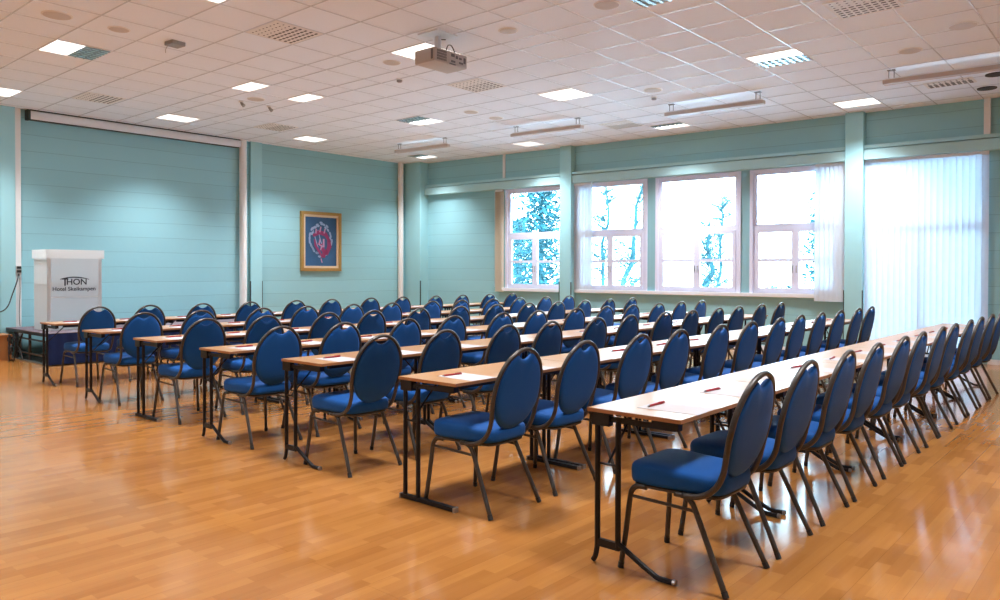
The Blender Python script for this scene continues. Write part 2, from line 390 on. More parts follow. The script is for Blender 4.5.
# ------------------------------------------------------------------ ceiling fittings
def gp(i, j): return GX0+.6*i, GY0+.6*j
def luminaire(i, j, w, d, lit, label, power=None, dm=None):
    """w along x, d along y (in tiles). lit: list of (v0,v1) lit strips across y"""
    x, y = gp(i, j); Wd, Dd = .6*w, .6*d
    t = thing('ceiling_light', label, 'ceiling light', (x, y, HC), group='recessed ceiling lights')
    bm = NEW(); f = .014
    for bx in ((0, 0, Wd, f), (0, Dd-f, Wd, Dd), (0, f, f, Dd-f), (Wd-f, f, Wd, Dd-f)): box(bm, bx[0]+.004, bx[1]+.004, -.010, bx[2]-.004, bx[3]-.004, .002)
    part('frame', bm, M_vent, t)
    for v0, v1 in lit:
        bm = NEW(); box(bm, f, f+v0*(Dd-2*f), -.006, Wd-f, f+v1*(Dd-2*f), .001); part('diffuser', bm, dm or M_lamp, t)
    dark = []
    c = 0
    for v0, v1 in lit:
        if v0 > c: dark.append((c, v0))
        c = v1
    if c < 1: dark.append((c, 1))
    for v0, v1 in dark:
        bm = NEW(); box(bm, f, f+v0*(Dd-2*f), -.0005, Wd-f, f+v1*(Dd-2*f), .001); part('reflector', bm, M_reflect, t)
        bm = NEW(); ya, yb = f+v0*(Dd-2*f), f+v1*(Dd-2*f)
        for q in range(7):
            xx = f+(Wd-2*f)*(q+.5)/7; box(bm, xx-.02, ya, -.012, xx+.012, yb, -.0045)
        for q in range(1, 3):
            yy = ya+(yb-ya)*q/3; box(bm, f, yy-.006, -.0135, Wd-f, yy+.006, -.004)
        part('louvre', bm, M_louv, t)
    ld = bpy.data.lights.new('luminaire_lamp', 'AREA'); ld.shape = 'RECTANGLE'; ld.size = Wd*.9; ld.size_y = Dd*.9
    ld.energy = (power if power is not None else LAMP_W)*w*d; ld.color = LAMP_COL; ld.spread = math.radians(101)
    lo = bpy.data.objects.new('luminaire_lamp', ld); COL.objects.link(lo); lo.parent = t; lo.location = (Wd/2, Dd/2, -.016)
    return t
FULL = [(0, 1)]
L = [(-3, 0, 1, 1, [(0, .52)], 'half-lit recessed light with louvres, nearest the top left'),
     (-8, .0, 1, 1, FULL, 'lit recessed light at the far left edge of the ceiling', LAMP_W*.9),
     (-7.75, 4.45, .77, .93, FULL, 'lit recessed light in front of the screen case', LAMP_W*1.6),
     (-3, 4.0, .9, .5, FULL, 'left one of two narrow lit ceiling lights beyond the left vent'),
     (-3, 5.5, .9, .5, FULL, 'right one of two narrow lit ceiling lights beyond the left vent'),
     (-7.75, 8.85, .77, .86, FULL, 'lit recessed light above the gilt picture', LAMP_W*1.6),
     (2, 4.5, 1, 1, FULL, 'lit recessed light partly behind the projector'),
     (-3, 9, 1, 1, [(.5, 1)], 'half-lit recessed light in the middle of the ceiling'),
     (2, 9.1, 1, .95, FULL, 'lit recessed light between projector and window beam'),
     (-7.75, 13.75, .8, .85, [(.5, 1)], 'half-lit recessed light in the far corner', LAMP_W*1.4),
     (-3, 14.1, .8, .85, FULL, 'lit recessed light just above the corner window', LAMP_W*1.7, M_lampdim),
     (2, 14.35, 1, .7, [(.45, 1)], 'half-lit recessed light above the middle windows', LAMP_W*1.7),
     (7.05, 9.3, 1, 1, [(0, .48)], 'half-lit recessed light with a louvre grid at the upper right'),
     (7.05, 14.62, .95, .8, FULL, 'lit recessed light above the right column', LAMP_W*1.7),
     (2, -.0, 1, .98, FULL, 'lit recessed light cut by the top edge, left'),
     (7.0, 4.5, 1, 1, [(0, .0)], 'louvred recessed light cut by the top edge, middle')]
for a in L: luminaire(*a)
for i, j, w_ in ((2, -5, 'behind the camera'), (7, 0, 'right above the camera'), (12, 0, 'over the right-hand aisle by the camera'), (12, 4.5, 'over the middle of the right-hand aisle'), (12, 9, 'at the window end of the right-hand aisle'),
        (-3, -5, 'over the empty floor left of the camera'), (7, -5, 'near the back wall behind the camera'), (-8, -5, 'in the left rear corner')): luminaire(i, j, 1, 1, FULL, 'recessed light out of view, '+w_)

def vent(i, j, label, w=1, d=1, mode=0):
    x, y = gp(i, j)
    t = thing('ceiling_vent', label, 'ceiling vent', (x, y, HC), group='square ceiling vents')
    bm = NEW(); box(bm, .012, .012, -.009, .6*w-.012, .6*d-.012, 0); n = 8
    for a in range(n):
        for b in range(n):
            cx, cy = .6*w*(a+1)/(n+1), .6*d*(b+1)/(n+1)
            s = .022 if b >= n//2-1 else .010; u = .012 if b >= n//2-1 else .006
            box(bm, cx-s, cy-u, -.0105, cx+s, cy+u, -.008, 1)
    part('perforated_plate', bm, [M_vent, M_hole], t)
    return t
vent(1, 2, 'perforated square vent in the left half of the ceiling')
vent(-6.95, 2.0, 'perforated square vent beside the screen case', 1, .95)
vent(1, 7.05, 'perforated square vent just right of the projector')
vent(9.2, 7.15, 'large perforated vent cut by the top right edge')
vent(9.2, 13.9, 'vent seen under the right hanging rail', 1, .6)
vent(1, 13.2, 'perforated square vent between the two middle hanging rails')
vent(-6.95, 6.95, 'perforated square vent high above the gilt picture', 1, .95)

def speaker(p, r, label, m=M_speaker, ring=M_vent):
    q = onz(p[0], p[1], HC)
    t = thing('ceiling_speaker', label, 'ceiling speaker', (q.x, q.y, HC), group='round flush ceiling speakers')
    bm = NEW(); n = 28
    loft(bm, [[(a*math.cos(2*math.pi*k/n), a*math.sin(2*math.pi*k/n), z) for k in range(n)] for a, z in ((r, 0), (r, -.005), (r-.012, -.009))]); part('trim_ring', bm, ring, t)
    bm = NEW(); loft(bm, [[(a*math.cos(2*math.pi*k/n), a*math.sin(2*math.pi*k/n), z) for k in range(n)] for a, z in ((r-.014, -.008), (r-.016, -.011), (r*.5, -.013))]); part('grille', bm, m, t)
speaker((57, 15), .14, 'round grey speaker nearest the top left corner')
speaker((119, 29), .11, 'round grey speaker right of the first light', )
speaker((607, 4.5), .13, 'round speaker at the top edge, right of the projector')
speaker((508, 30.5), .105, 'round speaker just right of the projector mount')
speaker((392, 62.5), .11, 'round speaker left of the projector body')
speaker((910, 50.5), .13, 'round speaker below the large right vent')
speaker((963, 25.5), .14, 'pale round speaker with white rim near the top right', M_speakerW, M_white)
speaker((653, 90), .13, 'round speaker above the middle hanging rail')
speaker((471, 112), .12, 'left of two small round speakers beyond the vent')
speaker((496, 118), .12, 'right of two small round speakers beyond the vent')
speaker((256, 99), .13, 'round speaker beyond the narrow left light')
# small ceiling devices
def device(p, label, kind):
    q = onz(p[0], p[1], HC)
    if kind == 'spot':
        t = thing('ceiling_spotlight', label, 'spotlight', (q.x, q.y, HC), group='small ceiling spotlights')
        bm = NEW(); disc(bm, 0, 0, -.02, .035, .02, 16); part('base', bm, M_vent, t, True)
        bm = NEW(); tube(bm, [(0, 0, -.02), (.02, .01, -.05), (.045, .02, -.075)], [.016, .022, .028], 12); part('lamp_head', bm, M_devg, t, True)
    elif kind == 'dark':
        o = part('ceiling_ring', (lambda b: (disc(b, 0, 0, -.012, .12, .012, 24), b)[1])(NEW()), M_hole); o.location = (q.x, q.y, HC)
        tag(o, label, 'ceiling ring')
    elif kind == 'sensor':
        t = thing('smoke_detector', label, 'smoke detector', (q.x, q.y, HC))
        bm = NEW(); disc(bm, 0, 0, -.015, .045, .015, 20); part('base', bm, M_vent, t, True)
        bm = NEW(); n = 20; loft(bm, [[(a*math.cos(2*math.pi*k/n), a*math.sin(2*math.pi*k/n), z) for k in range(n)] for a, z in ((.036, -.015), (.038, -.035), (.024, -.045))]); part('sensor_head', bm, M_devg, t, True)
    elif kind == 'box':
        t = thing('ceiling_receiver', label, 'receiver box', (q.x, q.y, HC), .1)
        bm = NEW(); box(bm, -.08, -.08, -.045, .08, .08, 0); bevelled(bm, .008); part('housing', bm, M_devg, t)
        bm = NEW(); tube(bm, smooth_path([(-.06, -.05, -.04), (-.07, -.07, -.09), (-.05, -.08, -.13)]), .003, 5); part('wire', bm, M_devg, t)
device((175, 42), 'square grey box with a loose wire on the left ceiling', 'box')
device((399.5, 79), 'small dark detector below the speaker left of the projector', 'sensor')
device((241, 101), 'small spotlight left of the far round speaker', 'spot')
device((269, 106), 'small spotlight right of the far round speaker', 'spot')
device((654, 97), 'detector just below the round speaker above the middle rail', 'sensor')
device((987, 88), 'dark flat ring on the ceiling above the right conduit', 'dark')
device((996, 74), 'dark flat ring on the ceiling behind the right hanging rail', 'dark')

def hanging_rail(x0, x1, y, label, yaw=0):
    cx = (x0+x1)/2; h = (x1-x0)/2
    t = thing('hanging_rail', label, 'hanging rail', (cx, y, HC), yaw, 'beige rails hung parallel to the window wall')
    bm = NEW(); box(bm, -h, -.06, -.180, h, .05, -.125); bevelled(bm, .008); part('rail', bm, M_tan, t)
    bm = NEW(); box(bm, -h+.03, -.045, -.124, h-.03, .03, -.11); part('tray', bm, M_white, t)
    ld = bpy.data.lights.new('uplight', 'AREA'); ld.shape = 'RECTANGLE'; ld.size = 2*h-.15; ld.size_y = .03; ld.energy = .35; ld.color = (.8, .9, 1)
    lo = bpy.data.objects.new('uplight', ld); COL.objects.link(lo); lo.parent = t; lo.location = (0, -.005, -.105); lo.rotation_euler = (math.pi, 0, 0)
    for s in (-1, 1):
        bm = NEW(); xx = s*(h-.09)
        box(bm, xx-.045, -.03, -.008, xx+.045, .03, 0)
        tube(bm, [(xx-.03, 0, -.12), (xx-.03, 0, 0)], .005, 6); tube(bm, [(xx+.03, 0, -.12), (xx+.03, 0, 0)], .005, 6)
        part('bracket', bm, M_projd, t)
hanging_rail(-5.72, -4.22, 10.5, 'beige rail hung below the ceiling right of centre', .05)
hanging_rail(-2.66, -1.10, 10.5, 'beige rail hung at the right, cut by the frame edge', .05)
hanging_rail(-11.62, -10.24, 10.27, 'beige rail hung farthest left, above the room corner', .07)
hanging_rail(-8.66, -7.22, 10.36, 'beige rail hung above the middle column', .06)

# projector
q = onz(439, 35, HC)
t = thing('projector', 'grey ceiling-mounted projector on a short pole', 'projector', (q.x, q.y, HC))
zb = 3.55
bm = NEW(); x0, x1, y0, y1 = -.15, .155, -.22, .28
box(bm, x0, y0, zb-HC, x1, y1, zb-HC+.145); bevelled(bm, .018, 3); part('body', bm, M_proj, t, True)
bm = NEW(); box(bm, -.02, -.045, -.19, .03, .005, -.02); part('pole', bm, M_white, t)
bm = NEW(); box(bm, -.045, -.06, -.20, .05, .02, -.16); part('pole_clamp', bm, M_blackplastic, t)
bm = NEW(); box(bm, -.15, -.17, -.011, .15, .13, 0); part('ceiling_plate', bm, M_white, t)
bm = NEW()
for r in range(9):
    for c in range(4): box(bm, x1-.004, y0+.04+r*.016, zb-HC+.02+c*.028, x1+.002, y0+.05+r*.016, zb-HC+.042+c*.028)
part('vent_grille', bm, M_projd, t)
bm = NEW()
for yy, zz, w, h in ((.03, .03, .06, .02), (.03, .09, .05, .03), (.10, .08, .03, .03), (.15, .035, .06, .018), (.15, .08, .04, .02), (.22, .05, .03, .06), (.005, .005, .09, .012)): box(bm, x1-.004, yy, zb-HC+zz, x1+.004, yy+w, zb-HC+zz+h)
part('socket_panel', bm, M_projd, t)
bm = NEW(); box(bm, x1-.05, y0-.003, zb-HC+.02, x1-.02, y0+.004, zb-HC+.125); part('side_slot', bm, M_projd, t)
bm = NEW(); tube(bm, smooth_path([(x1-.05, .0, zb-HC+.145), (x1-.02, .0, zb-HC+.20), (x1-.03, .06, zb-HC+.215), (x1-.02, .09, zb-HC+.17), (x1-.02, .10, zb-HC+.14)]), .006, 6); part('cable', bm, M_blackplastic, t)
bm = NEW(); tube(bm, [(.0, .0, -.05), (.03, .07, -.04)], .005, 6); part('hook', bm, M_blackplastic, t)

# projection screen case on the left wall
t = thing('projection_screen', 'long pale roll-up screen case mounted along the top of the left wall', 'projection screen', (XL, 4.2, 0))
bm = NEW()
n = 14; yz = [(.005, 3.735), (.10, 3.735), (.118, 3.75), (.124, 3.80), (.118, 3.852), (.10, 3.87), (.005, 3.87)]
loft(bm, [[(a, y, z) for a, z in yz] for y in (.045, 3.68)]); part('case', bm, M_white, t)
bm = NEW(); box(bm, .0, .0, 3.72, .13, .045, 3.88); part('end_cap', bm, M_dark, t)
bm = NEW(); box(bm, .0, .045, 3.87, .11, 3.68, 3.888); part('mounting_strip', bm, M_dark, t)
bm = NEW(); box(bm, .02, .06, 3.725, .10, 3.66, 3.735); part('bottom_bar', bm, M_dark, t)

# picture
pz0, pz1, py0, py1 = 1.34, 2.60, 9.30, 10.33
t = thing('framed_picture', 'gilt-framed blue picture with a pink face in a pale ring', 'picture', (XL, (py0+py1)/2, (pz0+pz1)/2))
hy, hz = (py1-py0)/2, (pz1-pz0)/2
bm = NEW()
for b in ((-hy, -hz, hy, -hz+.065), (-hy, hz-.065, hy, hz), (-hy, -hz+.065, -hy+.065, hz-.065), (hy-.065, -hz+.065, hy, hz-.065)): box(bm, 0, b[0], b[1], .06, b[2], b[3])
part('frame', bm, M_gold, t)
bm = NEW(); a = .065; e = .045
for b in ((-hy+a, -hz+a, hy-a, -hz+a+e), (-hy+a, hz-a-e, hy-a, hz-a), (-hy+a, -hz+a+e, -hy+a+e, hz-a-e), (hy-a-e, -hz+a+e, hy-a, hz-a-e)): box(bm, 0, b[0], b[1], .04, b[2], b[3])
part('slip', bm, M_goldlite, t)
bm = NEW(); box(bm, 0, -hy+a+e, -hz+a+e, .02, hy-a-e, hz-a-e); canvas_bm = bm
def stroke(bm, pts, r): tube(bm, [(.0215, p[0], p[1]) for p in pts], .004, 6) if r is None else ribbon(bm, pts, r)
def ribbon(bm, pts, w, x=.0212, mi=0):
    P = [Vector((p[0], p[1])) for p in pts]
    L_, R_ = [], []
    for i, p in enumerate(P):
        d = (P[min(i+1, len(P)-1)]-P[max(i-1, 0)]).normalized(); nn = Vector((-d.y, d.x))*w*(.35+.65*math.sin(math.pi*(i+.5)/len(P)))
        L_.append(p+nn); R_.append(p-nn)
    for i in range(len(P)-1):
        q4 = [(L_[i]), (L_[i+1]), (R_[i+1]), (R_[i])]
        lo = [bm.verts.new((x-.001, v.x, v.y)) for v in q4]; hi = [bm.verts.new((x+.001, v.x, v.y)) for v in q4]
        fs = [bm.faces.new(hi), bm.faces.new(lo[::-1])]
        for k_ in range(4): fs.append(bm.faces.new((lo[k_], lo[(k_+1) % 4], hi[(k_+1) % 4], hi[k_])))
        for f_ in fs: f_.material_index = mi
bm = canvas_bm; rnd = random.Random(3)
for k_ in range(34):
    a0 = math.radians(k_*10.6+rnd.uniform(-5, 5)); rr = rnd.uniform(.88, 1.08)
    ribbon(bm, [(.27*rr*math.sin(a0+u*.26), .04+.34*rr*math.cos(a0+u*.26)) for u in [0, .3, .6, 1]], .024, mi=1)
for s in (-.02, .1): ribbon(bm, [(s-.18, .25), (s-.1, 0), (s-.02, -.22)], .010, mi=1)
for pts, w_ in (([(-.20, .12), (-.05, .2), (.12, .16), (.22, .02)], .05), ([(.2, .06), (.22, -.1), (.14, -.28)], .055), ([(-.16, .05), (-.14, -.08), (-.05, -.2), (.04, -.34)], .03),
    ([(.02, -.14), (.1, -.22), (.06, -.34)], .06), ([(-.10, -.04), (.0, -.07), (.07, -.03)], .015)): ribbon(bm, pts, w_, .0224, 2)
for pts, w_ in (([(-.13, .17), (-.12, .27)], .02), ([(-.03, .2), (0, .32)], .02), ([(.08, .18), (.11, .28)], .02), ([(-.02, .06), (-.05, -.06), (.02, -.1), (-.01, -.18)], .02),
    ([(.07, .06), (.07, -.12)], .025), ([(0, -.36), (.03, -.45)], .014)): ribbon(bm, pts, w_, .0238, 3)
part('painting', bm, [M_canvas, M_mark1, M_mark2, M_mark3], t)

# ------------------------------------------------------------------ dais with skirt, lectern, box
DX, DY0, DY1, DZ = -11.76, 3.90, 7.92, .46
t = thing('dais', 'low stage along the left wall with navy skirt and open scissor-frame end', 'stage', (XL+.09, DY0, 0))
w = DX-XL-.09
bm = NEW(); box(bm, 0, 0, DZ-.05, w, DY1-DY0, DZ-.008); part('deck', bm, M_black, t)
bm = NEW(); box(bm, 0, 0, DZ-.008, w, DY1-DY0, DZ); part('carpet', bm, M_carpet, t)
bm = NEW(); n = 160; ln = DY1-DY0
def fold(i, z): return (w+.012+.009*math.sin(i*1.05)*(1-.3*z), ln*i/n, z)
A = [[fold(i, z) for i in range(n+1)] for z in (.02, .2, DZ-.01)]
V = [[bm.verts.new(p) for p in r] for r in A]
for r0, r1 in zip(V, V[1:]):
    for i in range(n): bm.faces.new((r0[i], r0[i+1], r1[i+1], r1[i]))
bmesh.ops.solidify(bm, geom=bm.faces[:], thickness=.002); part('skirt', bm, M_bskirt, t)
bm = NEW(); box(bm, .06, .02, 0, w-.03, DY1-DY0, .02); part('floor_mat', bm, M_darkcarpet, t)
for xx in (.35, w-.08, .9):
    for yy in (.05, 1.9, 3.9):
        bm = NEW(); tube(bm, [(xx, yy, 0), (xx, yy, DZ-.05)], .02, 8); part('leg', bm, M_tube, t, True)
bm = NEW()
for z in (.12, .33): tube(bm, [(.35, .05, z), (w-.08, .05, z)], .014, 8)
part('cross_rail', bm, M_tube, t, True)
bm = NEW(); tube(bm, [(.25, .04, .02), (.62, .04, .4)], .012, 6); tube(bm, [(.62, .045, .02), (.25, .045, .4)], .012, 6); part('scissor_brace', bm, M_tube, t, True)

lx0, lx1, ly0, ly1 = -12.84, -12.30, 4.08, 4.84
t = thing('lectern', 'white frosted acrylic lectern standing on the stage', 'lectern', (lx1, ly0, DZ))
D_, W_ = lx1-lx0, ly1-ly0; H_ = 1.655-DZ
bm = NEW(); box(bm, -.012, .0, 0, 0, W_, H_-.13); part('front_panel', bm, M_frost, t)
for yy in (0, W_-.012):
    bm = NEW(); box(bm, -D_, yy, 0, -.012, yy+.012, H_-.13); part('side_panel', bm, M_acryl, t)
for yy in (-.0, W_-.05):
    bm = NEW(); box(bm, .0, yy, 0, .001, yy+.05, H_-.13); part('edge_strip', bm, M_acryl, t)
bm = NEW(); box(bm, -D_+.02, .012, H_*.56-.01, -.014, W_-.012, H_*.56+.01); part('shelf', bm, M_white, t)
bm = NEW(); box(bm, -D_-.02, -.02, H_-.13, .02, W_+.03, H_); part('top_tray', bm, M_acryl, t)
bm = NEW(); box(bm, -D_, .012, 0, -.012, W_-.012, .015); part('base_plate', bm, M_white, t)
bm = NEW(); tube(bm, [(-.06, .17, H_-.02), (-.06, .17, H_-.22)], .012, 8); part('microphone_cable', bm, M_projd, t)
def text_mesh(name, body, size, loc, parent, m, bold=0):
    cu = bpy.data.curves.new(name, 'FONT'); cu.body = body; cu.size = size; cu.align_x = 'CENTER'; cu.extrude = .0008; cu.offset = bold
    o = bpy.data.objects.new(name, cu); COL.objects.link(o)
    me = bpy.data.meshes.new_from_object(o.evaluated_get(bpy.context.evaluated_depsgraph_get()))
    bpy.data.objects.remove(o)
    me.materials.clear(); me.materials.append(m)
    r = obj(name, me, parent); r.location = loc; r.rotation_euler = (math.radians(90), 0, math.radians(90))
    return r
def lp(px, py):
    p = onx(px, py, lx1); return (p.y-ly0, p.z-DZ)
a, b = lp(74.3, 284.6); text_mesh('lettering', 'HON', .125, (.0015, a+.035, b), t, M_ink, .002)
a, b = lp(65.0, 285.6); text_mesh('lettering', 'T', .155, (.0015, a, b), t, M_ink, .002)
a, b = lp(73.7, 290.6); text_mesh('lettering', 'Hotel Skeikampen', .082, (.0015, a+.01, b), t, M_ink, .0012)
bm = NEW(); _, zb_ = lp(70, 297); box(bm, 0, .012, zb_-.012, .0012, W_-.012, zb_+.006); part('joint_strip', bm, M_acryl, t)
bm = NEW(); a0, b0 = lp(60, 279.3); a1, b1 = lp(74, 276.5); a2, b2 = lp(89, 279.3)
pts = smooth_path([(a0, b0), (a1, b1), (a2, b2)], 8); pts = [(p[0], p[1]) for p in [(.0, 0)]] and [((1-u)**2*a0+2*u*(1-u)*a1+u*u*a2, (1-u)**2*b0+2*u*(1-u)*(b1+.02)+u*u*b2) for u in [i/14 for i in range(15)]]
ribbon(bm, pts, .009, .002); part('logo_arc', bm, M_ink, t)

t = thing('wooden_box', 'orange-brown wooden box on the floor at the left edge', 'box', (-13.40, 3.46, 0))
bm = NEW(); box(bm, 0, 0, .0, .42, .36, .36); part('body', bm, M_boxwood, t)
bm = NEW(); box(bm, -.01, -.01, .36, .43, .37, .385); part('lid', bm, M_boxwood, t)
# wall socket and cables at the left conduit
t = thing('wall_socket', 'small black socket block on the white conduit at the left', 'socket', (XL+.05, 4.085, 2.02-.66))
bm = NEW(); box(bm, 0, -.035, -.06, .03, .035, .06); part('plate', bm, M_trimW, t)
for zz in (-.03, .03):
    bm = NEW(); box(bm, .03, -.03, zz-.02, .045, .03, zz+.02); part('outlet', bm, M_blackplastic, t)
s0 = (XL+.09, 4.08, 1.29)
bm = NEW(); tube(bm, smooth_path([s0, (XL+.14, 4.04, 1.17), (XL+.20, 3.96, .98), (XL+.26, 3.88, .80), (XL+.30, 3.78, .72), (XL+.3, 3.62, .70)]), .009, 6); tag(part('power_cable', bm, M_blackplastic), 'black cable drooping left from the wall socket', 'cable')
bm = NEW(); tube(bm, smooth_path([(XL+.07, 4.10, 1.28), (XL+.065, 4.105, 1.0), (XL+.07, 4.09, .7), (XL+.10, 4.09, DZ+.01)]), .004, 6); tag(part('thin_cable', bm, M_blackplastic), 'thin cable running down the white conduit', 'cable')
bm = NEW(); rr = random.Random(5)
P = [(-12.84+rr.uniform(-.06, .06), 3.78+rr.uniform(-.06, .06), .012+.40*abs(math.sin(i*1.3))*(i < 11)) for i in range(14)]
tube(bm, smooth_path(P, 5), .010, 6); tag(part('cable_bundle', bm, M_blackplastic), 'tangled black cables hanging at the open end of the stage', 'cable')
bm = NEW(); tube(bm, [(XL+.3, 3.70, 0), (XL+.3, 3.70, 1.12)], .02, 8); box(bm, XL+.2, 3.6, 0, XL+.4, 3.8, .015); tag(part('floor_stand', bm, M_blackplastic), 'black stand at the extreme left edge, mostly out of frame', 'stand')

# ------------------------------------------------------------------ chair
def back_x(z):
    T = [(.385, .04), (.39, .10), (.41, .155), (.45, .197), (.52, .226), (.60, .246), (.716, .270), (.83, .298), (.93, .324)]
    for (a, xa), (b, xb) in zip(T, T[1:]):
        if z <= b: return xa+(xb-xa)*(z-a)/(b-a)
    return T[-1][1]
def make_chair():
    t = thing('conference_chair', 'tmp', 'chair')
    # seat
    def outline(s, n=44):
        P = []
        for k_ in range(n):
            a = 2*math.pi*k_/n; e = .33
            u = math.copysign(abs(math.cos(a))**e, math.cos(a)); v = math.copysign(abs(math.sin(a))**e, math.sin(a))
            x = -.012+.222*u; hw = .208-.034*(u*.5+.5)
            P.append((x-(1-s)*.22*u, (hw-(1-s)*.2)*v))
        return P
    bm = NEW(); rings = []
    for s, z in ((.95, .398), (1.0, .403), (1.02, .420), (1.025, .450), (1.012, .466), (.985, .476), (.93, .483), (.75, .489), (.45, .492), (.2, .493)):
        rings.append([(p[0], p[1], z+(-.006*(p[0]/.22) if z > .44 else 0)) for p in outline(s)])
    loft(bm, rings); part('seat', bm, M_blue, t, 'all')
    # seat frame
    bm = NEW(); P = [(x, y, .388) for x, y in outline(.93, 28)]; tube(bm, P, .009, 6, closed=True); part('seat_frame', bm, M_tube, t, True)
    # backrest pad
    n = 56; C = .668
    def ol(s):
        P = []
        for k_ in range(n):
            a = 2*math.pi*k_/n; y = .192*math.sin(a); z = (.240 if math.cos(a) > 0 else .208)*math.cos(a)
            zn = .864+.036*(y/.07)**2-C
            if z > zn: z = zn
            P.append((y*s, C+(z*s)))
        return P
    def ol2(d):                                          # inset by distance d
        return [(y*(1-d/.205), C+(z-C)*(1-d/.205)) for y, z in ol(1)]
    bm = NEW(); rings = []
    for d, xo in ((.17, -.030), (.10, -.029), (.045, -.025), (.015, -.019), (.002, -.008), (0, .004), (.006, .013), (.03, .019), (.09, .023), (.17, .024)):
        rings.append([(back_x(z)+xo-.0*z, y, z) for y, z in ol2(d)])
    loft(bm, rings); part('backrest', bm, M_blue, t, 'all')
    # back frame
    half = [(.04, .190, .385), (.10, .192, .389), (.155, .191, .410), (.197, .188, .45), (.224, .188, .505), (.238, .194, .565), (.250, .201, .625), (.262, .204, .675)]
    for a in (70, 52, 35, 18):
        y = .204*math.sin(math.radians(a)); z = .675+.246*math.cos(math.radians(a)); half.append((back_x(z), y, z))
    full = half + [(back_x(.921), 0, .921)] + [(x, -y, z) for x, y, z in reversed(half)]
    bm = NEW(); tube(bm, smooth_path(full, 4), .0135, 8, r2=.0115); part('back_frame', bm, M_tube, t, 'all')
    for s in (-1, 1):
        front = smooth_path([(-.14, s*.186, .384), (-.185, s*.186, .382), (-.212, s*.187, .362), (-.223, s*.190, .32), (-.238, s*.202, .16), (-.253, s*.215, .022)], 4)
        rear = smooth_path([(.0, s*.186, .384), (.045, s*.186, .382), (.080, s*.187, .362), (.105, s*.190, .32), (.18, s*.202, .16), (.245, s*.215, .022)], 4)
        for P in (front, rear):
            bm = NEW(); tube(bm, P, .0132, 8, r2=.0118); lg = part('leg', bm, M_tube, t, 'all')
            e = Vector(P[-1]); bm = NEW(); d = (Vector(P[-1])-Vector(P[-2])).normalized()
            p2 = e + d*(.020/abs(d.z)); tube(bm, [e-d*.006, e+d*.008, p2], .0142, 8); part('rubber_foot', bm, M_rubber, lg, True)
        bm = NEW(); tube(bm, [(-.222, s*.189, .334), (.100, s*.189, .326)], .008, 6); part('stretcher', bm, M_tube, t, True)
    return t
chair0 = make_chair()

# ------------------------------------------------------------------ tables
def make_table(L_, flat, inset):
    """origin at the front-left floor corner; x runs toward the seats, y along the row"""
    t = thing('folding_table', 'tmp', 'table'); D = .475; Z = .728
    bm = NEW(); box(bm, 0.003, 0.003, Z-.0165, D-.003, L_-.003, Z); part('table_top', bm, M_top, t)
    bm = NEW()
    for b in ((0, 0, D, .003), (0, L_-.003, D, L_), (0, .003, .003, L_-.003), (D-.003, .003, D, L_-.003)): box(bm, b[0], b[1], Z-.0175, b[2], b[3], Z-.0005)
    part('edge_band', bm, M_edge, t)
    for yy in (.09, D-.09):
        bm = NEW(); box(bm, yy-.012, .12, Z-.05, yy+.012, L_-.12, Z-.0175); part('frame_rail', bm, M_black, t)
    for e in (0, 1):
        y = inset if e == 0 else L_-inset; s = 1 if e == 0 else -1
        bm = NEW(); box(bm, .010, y-.018, Z-.080, .105, y+.018, Z-.0175); box(bm, .012, y-.008, Z-.06, D-.04, y+.008, Z-.035); box(bm, D-.15, y-.018, Z-.055, D-.02, y+.018, Z-.018)
        part('end_bracket', bm, M_black, t)
        lf_bm = NEW(); r = .0135
        if flat:
            box(lf_bm, .0, y-.016, .004, D-.03, y+.016, .026)
            zt = .026
        else:
            box(lf_bm, .03, y-.010, .085, .155, y+.010, .120)
            tube(lf_bm, smooth_path([(.033, y, .11), (.032, y, .075), (.022, y, .03), (.010, y, .012)], 4), .0125, 8)
            tube(lf_bm, smooth_path([(.140, y, .118), (.165, y, .108), (.25, y, .062), (.335, y, .020), (.37, y, .0135), (.425, y, .0135)], 4), .0125, 8)
            zt = .10; r = .0135
        lf = part('leg_frame', lf_bm, M_black, t, True)
        for xx in (.034, .145):
            bm = NEW(); tube(bm, [(xx, y, zt), (xx, y, Z-.05)], r, 8); part('leg_post', bm, M_black, lf, True)
        bm = NEW()
        if flat: box(bm, D-.032, y-.0165, .0, D-.018, y+.0165, .027)
        else: tube(bm, [(.422, y, .0138), (.436, y, .0138)], .0136, 10)
        part('foot_cap', bm, M_chrome, lf)
        if flat: bm = NEW(); box(bm, -.004, y-.0165, 0, .006, y+.0165, .027); part('foot_cap', bm, M_chrome, lf)
        bm = NEW(); tube(bm, [(.09, y+s*.0, .47), (.09, y+s*.22, Z-.045)], .006, 6); tube(bm, [(.035, y, .47), (.145, y, .47)], .006, 6); part('brace', bm, M_black, t, True)
    return t

